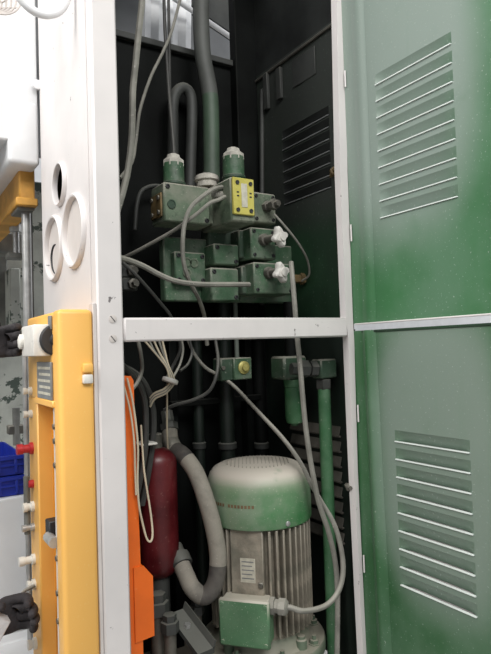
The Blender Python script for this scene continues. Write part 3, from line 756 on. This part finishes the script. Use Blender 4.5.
# black power hoses and wire bundle at the lower left
cable([(116, 360, .10), (124, 367, .14), (133, 376, .17), (141, 389, .19), (145, 404, .20), (146, 425, .20), (145, 450, .20), (141, 475, .21), (136, 500, .22)], 3.2, CABLED, 'thick black cable arching down beside the orange housing, left one', 'power_cable')
cable([(118, 366, .16), (130, 370, .19), (141, 379, .21), (149, 393, .23), (153, 410, .23), (153.5, 430, .23), (151, 455, .23), (147, 480, .24), (142, 505, .25)], 3.2, CABLED, 'thick black cable arching down onto the red accumulator, right one', 'power_cable')
cable([(138, 340, .10), (141, 355, .10), (142, 370, .10), (137, 383, .09), (129, 392, .08), (120, 398, .07)], 2.0, CABLE, 'short grey cable curling below crossbar to the corner post')
cable([(127, 378, .05), (132, 398, .048), (136, 425, .048), (138, 450, .05), (137.5, 480, .05), (139, 505, .05), (143, 525, .05), (147, 539, .05), (151, 541, .05), (152.5, 532, .06), (150.5, 512, .08), (147, 490, .10), (144, 470, .12), (142.5, 450, .14), (141, 425, .15)], 1.1, WIRE, 'thin beige wire hanging in a long loop in front of the orange housing', 'wire')
cable([(124, 386, .05), (130, 410, .048), (134, 440, .048), (135, 470, .05), (136, 495, .05)], 1.0, WIRE, 'thin beige wire lying along the orange housing', 'wire')
WG = 'beige wires in the bundle'
for k, (a, b2) in enumerate((((141, 336), (150, 347)), ((147, 335), (155, 352)), ((152, 336), (159, 352)), ((157, 335), (162, 350)), ((161, 336), (165, 352)))):
    j = random.uniform(-1.5, 1.5)
    cable([(a[0]-5, a[1]-14, .20), (a[0], a[1], .20), (b2[0], b2[1], .20), (165+k*.8, 365, .20), (169+k*1.0, 376+j, .20), (170+k, 383+j, .20), (164+k*.5, 389+k, .20), (155, 393+k*1.4, .21), (150, 398+k*2.2, .22)], 1.1, WIRE if k % 2 == 0 else CABLE,
          ('leftmost wire', 'second wire from left', 'middle wire', 'fourth wire from left', 'rightmost wire')[k] + ' in the beige bundle below crossbar', 'wire', WG)
cable([(181, 336, .22), (183, 350, .22), (180, 364, .22), (175, 374, .21), (171, 381, .20)], 1.2, CABLE, 'grey wire bowing from crossbar into the beige bundle', 'wire')
cable([(189, 338, .26), (192, 352, .26), (188, 364, .25), (180, 371, .23)], 1.4, CABLED, 'black wire bowing right of the beige bundle', 'wire')
cable([(167, 384, .21), (167, 405, .24), (167, 430, .27), (168, 452, .30)], 1.0, WIRE, 'single beige wire dropping straight from the bundle', 'wire')
cable([(214, 325, .32), (215.5, 340, .31), (218, 358, .28), (217, 373, .26), (212, 387, .26), (204, 395, .27), (190, 401, .28), (175, 405, .30), (164, 410, .32)], 1.8, CABLED, 'black cable sweeping left under the small yellow plugged valve')
tk = at(170.5, 380, .195)
tag(MB().lathe(tk+Vector((-.003, 0, -.006)), (.35, 0, .9), [(.020, 0), (.021, .002), (.021, .008), (.020, .010)], 14).build('cable_tie', KNOBW), 'pale tie holding the beige wire bundle together', 'cable tie')
tk = at(148, 444, .205)
tag(MB().box((tk.x-.022, .195, tk.z-.003), (tk.x+.022, .25, tk.z+.003), .002).build('cable_tie', KNOBW), 'pale tie around the two thick black cables', 'cable tie')

# ------------------------------------------------------------------ yellow control box on the side panel
XB = -.133; YF, YB = .002, .285
cb = empty('control_box', (-.09, .14, .56), 'tall amber yellow control box mounted on the white cabinet side', 'control box')
zt_ = at(80, 309, YF).z; zb_ = .625
MB().box((-.063, YF, zb_), (XB, YF+.05, zt_), .010, seg=3).build('front_housing', YELLOW, cb)
zr1 = at(50, 404, x=XB).z                # top of the recess
MB().box((-.0556, YF+.045, zr1), (XB+.001, YB, zt_-.002), .008, seg=3).build('upper_housing', YELLOW, cb)
MB().box((-.0556, .20, zb_), (XB+.001, YB, zr1+.005), .003).build('rear_strip', YELLOW, cb)
MB().box((-.0556, .05, zb_), (-.100, .205, zr1+.005), .002).build('recess_back', AMBER, cb)
MB().box((XB+.016, .0525, zb_), (XB+.006, .078, zr1-.006), .001).build('recess_edge', PINKW, cb)
MB().box((XB-.004, .040, zr1-.006), (XB+.03, .20, zr1+.008), .002).build('recess_lintel', YELLOW, cb)
p = at(50, 523, x=-.115)
lt = MB().box((-.134, .10, p.z-.022), (-.098, .135, p.z+.022), .002).build('latch', INK, cb)
MB().lathe((-.134, .06, p.z-.010), (0, 1, 0), [(.011, 0), (.011, .05), (0, .05)], 10).build('latch_pin', STEEL, lt)
for v in (430, 445, 470, 565, 600, 628):
    z = at(60, v, x=XB).z
    MB().lathe((XB+.005, .066, z), (-1, 0, 0), [(.006, 0), (.006, .003), (0, .004)], 8).build('strip_screw', STEELD, cb)
z0, z1 = at(46, 356, x=XB).z, at(46, 325, x=XB).z
sw = MB().box((XB-.034, .062, z0), (XB+.002, .175, z1), .004, seg=2).build('rotary_switch', KNOBW, cb)
tag(sw, 'white rotary switch with a black round face')
pc = ((z0+z1)/2)
MB().lathe((XB+.010, .0625, pc), (0, -1, 0), [((z1-z0)*.5, -.004), ((z1-z0)*.5, .006), ((z1-z0)*.46, .010), ((z1-z0)*.22, .010), ((z1-z0)*.18, .016), ((z1-z0)*.12, .016), ((z1-z0)*.12, .012), (0, .012)], 28).build('switch_face', INK, sw)
MB().lathe((XB-.030, .165, pc), (-1, 0, 0), [(.016, 0), (.016, .010), (.011, .013), (0, .014)], 14).build('switch_knob', KNOBW, sw)
z0, z1 = at(46, 399, x=XB).z, at(46, 362, x=XB).z
npl = MB().box((XB-.003, .052, z0), (XB+.001, .175, z1), .0008).build('nameplate', PLATEG, cb)
for k in range(5):
    z = z0+(z1-z0)*(.12+k*.17)
    MB().box((XB-.0036, .060, z), (XB-.0028, .165-.012*(k % 2), z+.0055)).build('print_line', PLATEL, npl)
MB().box((XB-.003, .05, z1+.066), (XB+.001, .07, zt_-.01), .0008).build('mark_strip', PLATEG, cb)
# buttons down the rear strip
def button(v, r, h, mt, cap=None, y=.25, lab=None):
    z = at(32, v, x=XB).z; r *= .8; h *= .75
    o = MB().lathe((XB, y, z), (-1, 0, 0), [(r*1.15, -.002), (r*1.15, .006), (r*.8, .007), (r*.8, h*.6), (r, h*.62), (r, h), (0, h+.001)], 16).build('push_button', mt, cb)
    if lab: o['label'] = lab
button(391, .010, .024, CLEAR); button(414, .010, .024, CLEAR)
button(448, .015, .045, REDB, lab='red mushroom push button')
button(483, .010, .012, REDB, lab='small red push button'); button(505, .013, .030, CLEAR); button(525, .010, .034, STEEL, lab='steel key switch')
button(556, .013, .045, CLEAR); button(580, .013, .022, CLEAR); button(610, .014, .022, CLEAR); button(636, .014, .024, CLEAR)
z = at(30, 590, x=XB).z
tag(MB().tube([(XB-.004, .23, z+.035), (XB-.03, .23, z+.025), (XB-.036, .23, z), (XB-.02, .23, z-.022), (XB-.004, .23, z-.02)], .004, n=8).build('hook', STEELD, cb), 'curved dark steel hook')
z = at(30, 500, x=XB).z
MB().cyl((XB-.012, .26, z-.07), (XB-.012, .26, z+.06), .007, n=10).build('indicator_tube', IRON, cb)
# hinge tabs to the cabinet
for v, mt in ((368, YELLOW), (379, KNOBW)):
    p = at(88, v, YF-.006); MB().box((p.x-.010, YF-.010, p.z-.009), (p.x+.010, YF+.004, p.z+.009), .003, seg=2).build('hinge_tab', mt, cb)
z0 = at(95, 470, .001).z
MB().box((-.063, .004, .62), (-.0555, .03, zt_+.012), .001).build('back_flange', PINKW, cb)

# ------------------------------------------------------------------ press and machinery at the left
pr = empty('press_machine', (-.35, 1.2, 0), 'white painted press machine behind the cabinet at left edge', 'machine')
x0, x1, z0, z1 = fb(8, 100, 40, 163.5, .45)
MB().box((x0, .45, z0), (-.0556, 1.7, z1), .012, seg=3).build('lower_cover', WHITE2, pr)
MB().box((-.9, .458, z0+.06), (-.0556, 1.8, 3.0), .004).build('upper_housing', WHITE2, pr)
p = at(36.5, 86, .45); MB().lathe(p, (0, -1, 0), [(.006, -.02), (.006, 0), (.013, .001), (.013, .012), (0, .014)], 12).build('cover_knob', WHITE2, pr)
bx0, bx1, bz0_, bz1_ = fb(19, 160, 35, 205, .52)
bm_ = MB().box((bx0, .52, bz0_), (bx1, 1.7, bz1_+.02), .004).build('ochre_beam', BEAMY, pr)
MB().box((bx0-.012, .50, bz0_-.006), (bx1+.003, 1.7, bz0_+.016), .003).build('beam_flange', BEAMY, bm_)
MB().box((bx0-.004, .52, bz0_-.014), (bx1-.002, .62, bz0_-.004), .002).build('beam_shoe', IRON, bm_)
c = at(27, 260, .56)
MB().cyl((c.x, .56, .62), (c.x, .56, bz0_-.008), px(27, 260, .56, 4.6), n=20).build('guide_column', STEEL, pr)
MB().box((c.x+.026, .6, .6), (-.058, .64, bz0_+.05), .002).build('frame_edge', mat('dark_frame_paint', (84, 78, 72), .7, var=.2, streak=.3, hazecol=(130, 122, 112)), pr)
MB().box((-1.1, 1.7, .5), (1.0, 1.76, 2.2), .005).build('frame_plate', PEEL, pr)
for (u0, v0, u1, v1, y, mt) in ((-30, 232, 22, 252, 1.2, IRON), (-40, 205, 8, 226, .95, GREYSOOT), (-20, 250, 8, 330, 1.4, IRON), (10, 268, 21, 330, 1.3, PEEL)):
    a, b2, c_, d_ = fb(u0, v0, u1, v1, y)
    MB().box((a, y, c_), (b2, y+.12, d_), .005).build('guide_bracket', mt, pr)
p0, p1 = at(16, 229, .8), at(16, 256, .8)
cl = MB().cyl((p0.x, .8, p1.z), (p0.x, .8, p0.z), .010, n=12).build('clamp_bolt', STEEL, pr)
MB().lathe((p0.x, .8, p0.z-.01), (0, 0, 1), [(.018, 0), (.020, .004), (.020, .022), (.016, .026), (0, .026)], 6).build('bolt_head', STEEL, cl)
MB().box((p0.x-.03, .78, p1.z-.01), (p0.x+.02, .83, p1.z+.008), .003).build('clamp_plate', IRON, cl)
p0 = at(16, 408, 1.0); MB().cyl((p0.x, 1.0, at(16, 445, 1.0).z), (p0.x, 1.0, p0.z), .013, n=10).build('lever_rod', IRON, pr)
a, b2, c_, d_ = fb(8, 425, 24, 434, 1.0); MB().box((a, .99, c_), (b2, 1.03, d_), .003).build('lever_clamp', STEELD, pr)
c = at(26, 420, .50)
MB().cyl((c.x, .50, .62), (c.x, .50, at(26, 330, .5).z), px(26, 400, .5, 2.6), n=14).build('conduit_tube', STEEL, pr)
# machine bed at the lower left: white slabs stepping down
MB().box((-.62, .32, .05), (-.064, .53, .62), .006).build('bed_front', WHITE2, pr)
MB().box((-.62, .53, .05), (.60, 1.68, .62), .006).build('bed_slab', WHITE2, pr)
MB().box((.02, .62, .62), (.60, 1.68, .72), .006).build('bed_ledge', WHITE2, pr)
MB().box((-.06, .62, .621), (.015, 1.68, .665), .004).build('bed_rail', PEEL, pr)

# blue crates
def crate(u0, v0, u1, v1, y, dep, label):
    x0, x1, z0, z1 = fb(u0, v0, u1, v1, y)
    root = empty('plastic_crate', ((x0+x1)/2, y+dep/2, z0), label, 'crate', 'blue crates on the machine bed')
    t = .004
    MB().box((x0, y, z0), (x1, y+t, z1), .001).build('front_wall', BLUE, root)
    MB().box((x0, y+dep-t, z0), (x1, y+dep, z1), .001).build('back_wall', BLUE, root)
    MB().box((x0, y+t, z0), (x0+t, y+dep-t, z1), .001).build('end_wall', BLUE, root)
    MB().box((x1-t, y+t, z0), (x1, y+dep-t, z1), .001).build('end_wall', BLUE, root)
    MB().box((x0+t, y+t, z0), (x1-t, y+dep-t, z0+t)).build('bottom', BLUE, root)
    MB().box((x0-.006, y-.006, z1-.012), (x1+.006, y, z1), .001).build('rim', BLUE, root)
    for k in range(4):
        xx = x0+(x1-x0)*(k+.5)/4
        MB().box((xx-.004, y-.006, z0+.006), (xx+.004, y+.001, z1-.012), .001).build('rib', BLUE, root)
    MB().box((x0, y-.005, (z0+z1)/2-.003), (x1, y, (z0+z1)/2+.003), .001).build('rib', BLUE, root)
    MB().box((x1, y+.01, z1-.05), (x1+.014, y+.04, z1-.02), .002).build('latch', BLUE, root)
crate(-45, 458, 24, 478, .60, .3, 'blue ribbed plastic crate at left, upper one of the stack')
crate(-45, 479, 25, 499, .60, .3, 'blue ribbed plastic crate at left, lower one of the stack')
xs0, xs1, zs0, zs1 = fb(-45, 499.5, 25, 520, .60)
MB().box((max(xs0, -.6), .58, .62), (xs1, .92, zs1), .004).build('crate_step', WHITE2, pr)

# curved white tube and wire guard at the top left
tube = empty('curved_tube', (-.14, .15, 2.25), 'white curved tube handle at the top left corner', 'tube')
yy = .10
pts = [at(u, v, yy) for u, v in ((6, -22), (18, -4), (28, 7), (38, 13), (48, 15), (58, 12), (65, 4), (68, -8), (69, -25))]
pts += [pts[-1]+Vector((.015, 0, .03)), Vector((-.054, .10, pts[-1].z+.05))]
MB().tube(pts, px(45, 10, yy, 4.1), n=14).build('tube', WHITE2, tube)
wg = empty('wire_guard', (at(5, 5, .2).x, .2, at(5, 18, .2).z), 'white wire guard basket at the extreme top left', 'guard')
c = at(-2, -8, .2); rr = px(0, 0, .2, 22)
for k in range(5):
    r_ = rr*(1-.17*k)
    MB().tube([c+Vector((r_*math.cos(t), .012*k, r_*math.sin(t))) for t in [i*math.pi/10 for i in range(21)]], .0026, n=6, sub=2).build('ring_wire', PINKW, wg)
for k in range(8):
    t = k*math.pi/4+.3
    MB().tube([c+Vector((rr*math.cos(t), 0, rr*math.sin(t))), c+Vector((rr*.3*math.cos(t), .05, rr*.3*math.sin(t)))], .0022, n=6, sub=1).build('spoke_wire', PINKW, wg)

# ------------------------------------------------------------------ person at the control box (only the gloved hands reach into view)
def skin_mesh(name, verts, edges, radii, mt, parent, sub=2, root=0):
    me = bpy.data.meshes.new(name); off = parent.location
    me.from_pydata([Vector(v)-off for v in verts], edges, [])
    o = bpy.data.objects.new(name, me); COL.objects.link(o); o.parent = parent
    md = o.modifiers.new('Skin', 'SKIN'); md.use_smooth_shade = True
    for i, r in enumerate(radii):
        sv = me.skin_vertices[0].data[i]; sv.radius = (r, r) if not isinstance(r, tuple) else r
        sv.use_root = (i == root)
    s = o.modifiers.new('Sub', 'SUBSURF'); s.levels = sub; s.render_levels = sub
    me.materials.append(mt); return o
PX, PY = -.86, .42
per = empty('person', (PX, PY, 0), 'person in dark jacket reaching to the control box with dark work gloves', 'person')
HU = at(9, 341, .24); HL = at(20, 610, .20)
WU = HU + Vector((-.10, .02, -.01)); WL = HL + Vector((-.11, .02, -.03))
V = [(PX, PY, .98), (PX+.01, PY, 1.15), (PX, PY, 1.35), (PX, PY, 1.48), (PX+.01, PY, 1.55), (PX+.02, PY, 1.64), (PX+.02, PY, 1.74),
     (PX, PY-.19, 1.43), (PX+.16, PY-.25, 1.28), WU + Vector((-.24, -.09, -.05)), WU,
     (PX, PY+.19, 1.43), (PX+.10, PY+.22, 1.12), WL + Vector((-.22, .10, .14)), WL,
     (PX, PY-.10, .92), (PX+.02, PY-.11, .50), (PX-.01, PY-.11, .09), (PX+.14, PY-.12, .05),
     (PX, PY+.10, .92), (PX+.02, PY+.11, .50), (PX-.01, PY+.11, .09), (PX+.14, PY+.12, .05)]
Ed = [(0, 1), (1, 2), (2, 3), (3, 4), (4, 5), (5, 6), (2, 7), (7, 8), (8, 9), (9, 10), (2, 11), (11, 12), (12, 13), (13, 14), (0, 15), (15, 16), (16, 17), (17, 18), (0, 19), (19, 20), (20, 21), (21, 22)]
Ra = [(.14, .12), (.13, .12), (.15, .13), .07, .055, .085, .075, .07, .055, .047, .034, .07, .055, .047, .034, .085, .06, .045, .04, .085, .06, .045, .04]
skin_mesh('clothed_body', V, Ed, Ra, SLEEVE, per)
mb = MB().lathe((PX+.025, PY, 1.53), (0, 0, 1), [(.05, 0), (.07, .03), (.085, .09), (.088, .14), (.07, .20), (.03, .23), (0, .235)], 24)
mb.lathe((PX+.105, PY, 1.63), (1, 0, -.3), [(.014, -.01), (.012, .008), (0, .018)], 8)
mb.build('face', SKIN, per)
MB().lathe((PX+.005, PY, 1.64), (-.1, 0, 1), [(.095, 0), (.098, .04), (.085, .10), (.04, .14), (0, .145)], 24).build('hair', HAIR, per)

def glove(H, Wp, curl, s, name, spread):
    ax = (H-Wp).normalized()                     # wrist -> knuckles
    up_ = Vector((0, 0, 1)); up_ = (up_-ax*up_.dot(ax)).normalized(); sd = ax.cross(up_)  # sd: -y or +y
    vs = [Wp, Wp+ax*.045*s, Wp+ax*.085*s]; ra = [.030*s, (.026*s, .034*s), (.020*s, .038*s)]; ed = [(0, 1), (1, 2)]
    for k in range(4):
        o0 = up_*(.027-.018*k)*s
        L = (.036, .040, .038, .030)[k]*s
        kn = Wp+ax*.098*s+o0; i0 = len(vs)
        a1 = curl; d1 = ax*math.cos(a1)+sd*math.sin(a1); d2 = ax*math.cos(a1*2.1)+sd*math.sin(a1*2.1); d3 = ax*math.cos(a1*2.9)+sd*math.sin(a1*2.9)
        p1 = kn; p2 = p1+d1*L; p3 = p2+d2*L*.75; p4 = p3+d3*L*.55
        vs += [p1, p2, p3, p4]; ra += [.0105*s, .0105*s, .0095*s, .008*s]
        ed += [(2, i0), (i0, i0+1), (i0+1, i0+2), (i0+2, i0+3)]
    i0 = len(vs); b0 = Wp+ax*.035*s+up_*.028*s+sd*.01
    vs += [b0, b0+ax*.03*s+up_*.012*s+sd*.02*s, b0+ax*.055*s+up_*.008*s+sd*.04*s]; ra += [.015*s, .012*s, .009*s]
    ed += [(1, i0), (i0, i0+1), (i0+1, i0+2)]
    return skin_mesh(name, vs, ed, ra, GLOVE, per)
g1 = glove(HU, WU, .75, 1.0, 'work_glove', 0)
g2 = glove(HL, WL, .65, 1.08, 'work_glove', 0)
g1['label'] = 'upper dark glove closed near the white switch'; g2['label'] = 'lower dark glove with pale patch and red trim'
ax = (HL-WL).normalized()
q = WL+ax*.060
MB().box((q.x-.050, q.y-.054, q.z-.032), (q.x+.016, q.y-.020, q.z+.026), .002, M=Matrix.Translation(q) @ Matrix.Rotation(.55, 4, 'Y') @ Matrix.Translation(-q)).build('glove_patch', LABELM, g2)
MB().lathe(WL-ax*.02, ax, [(.036, 0), (.040, .004), (.040, .03), (.036, .034)], 16).build('glove_cuff', REDB, g2)
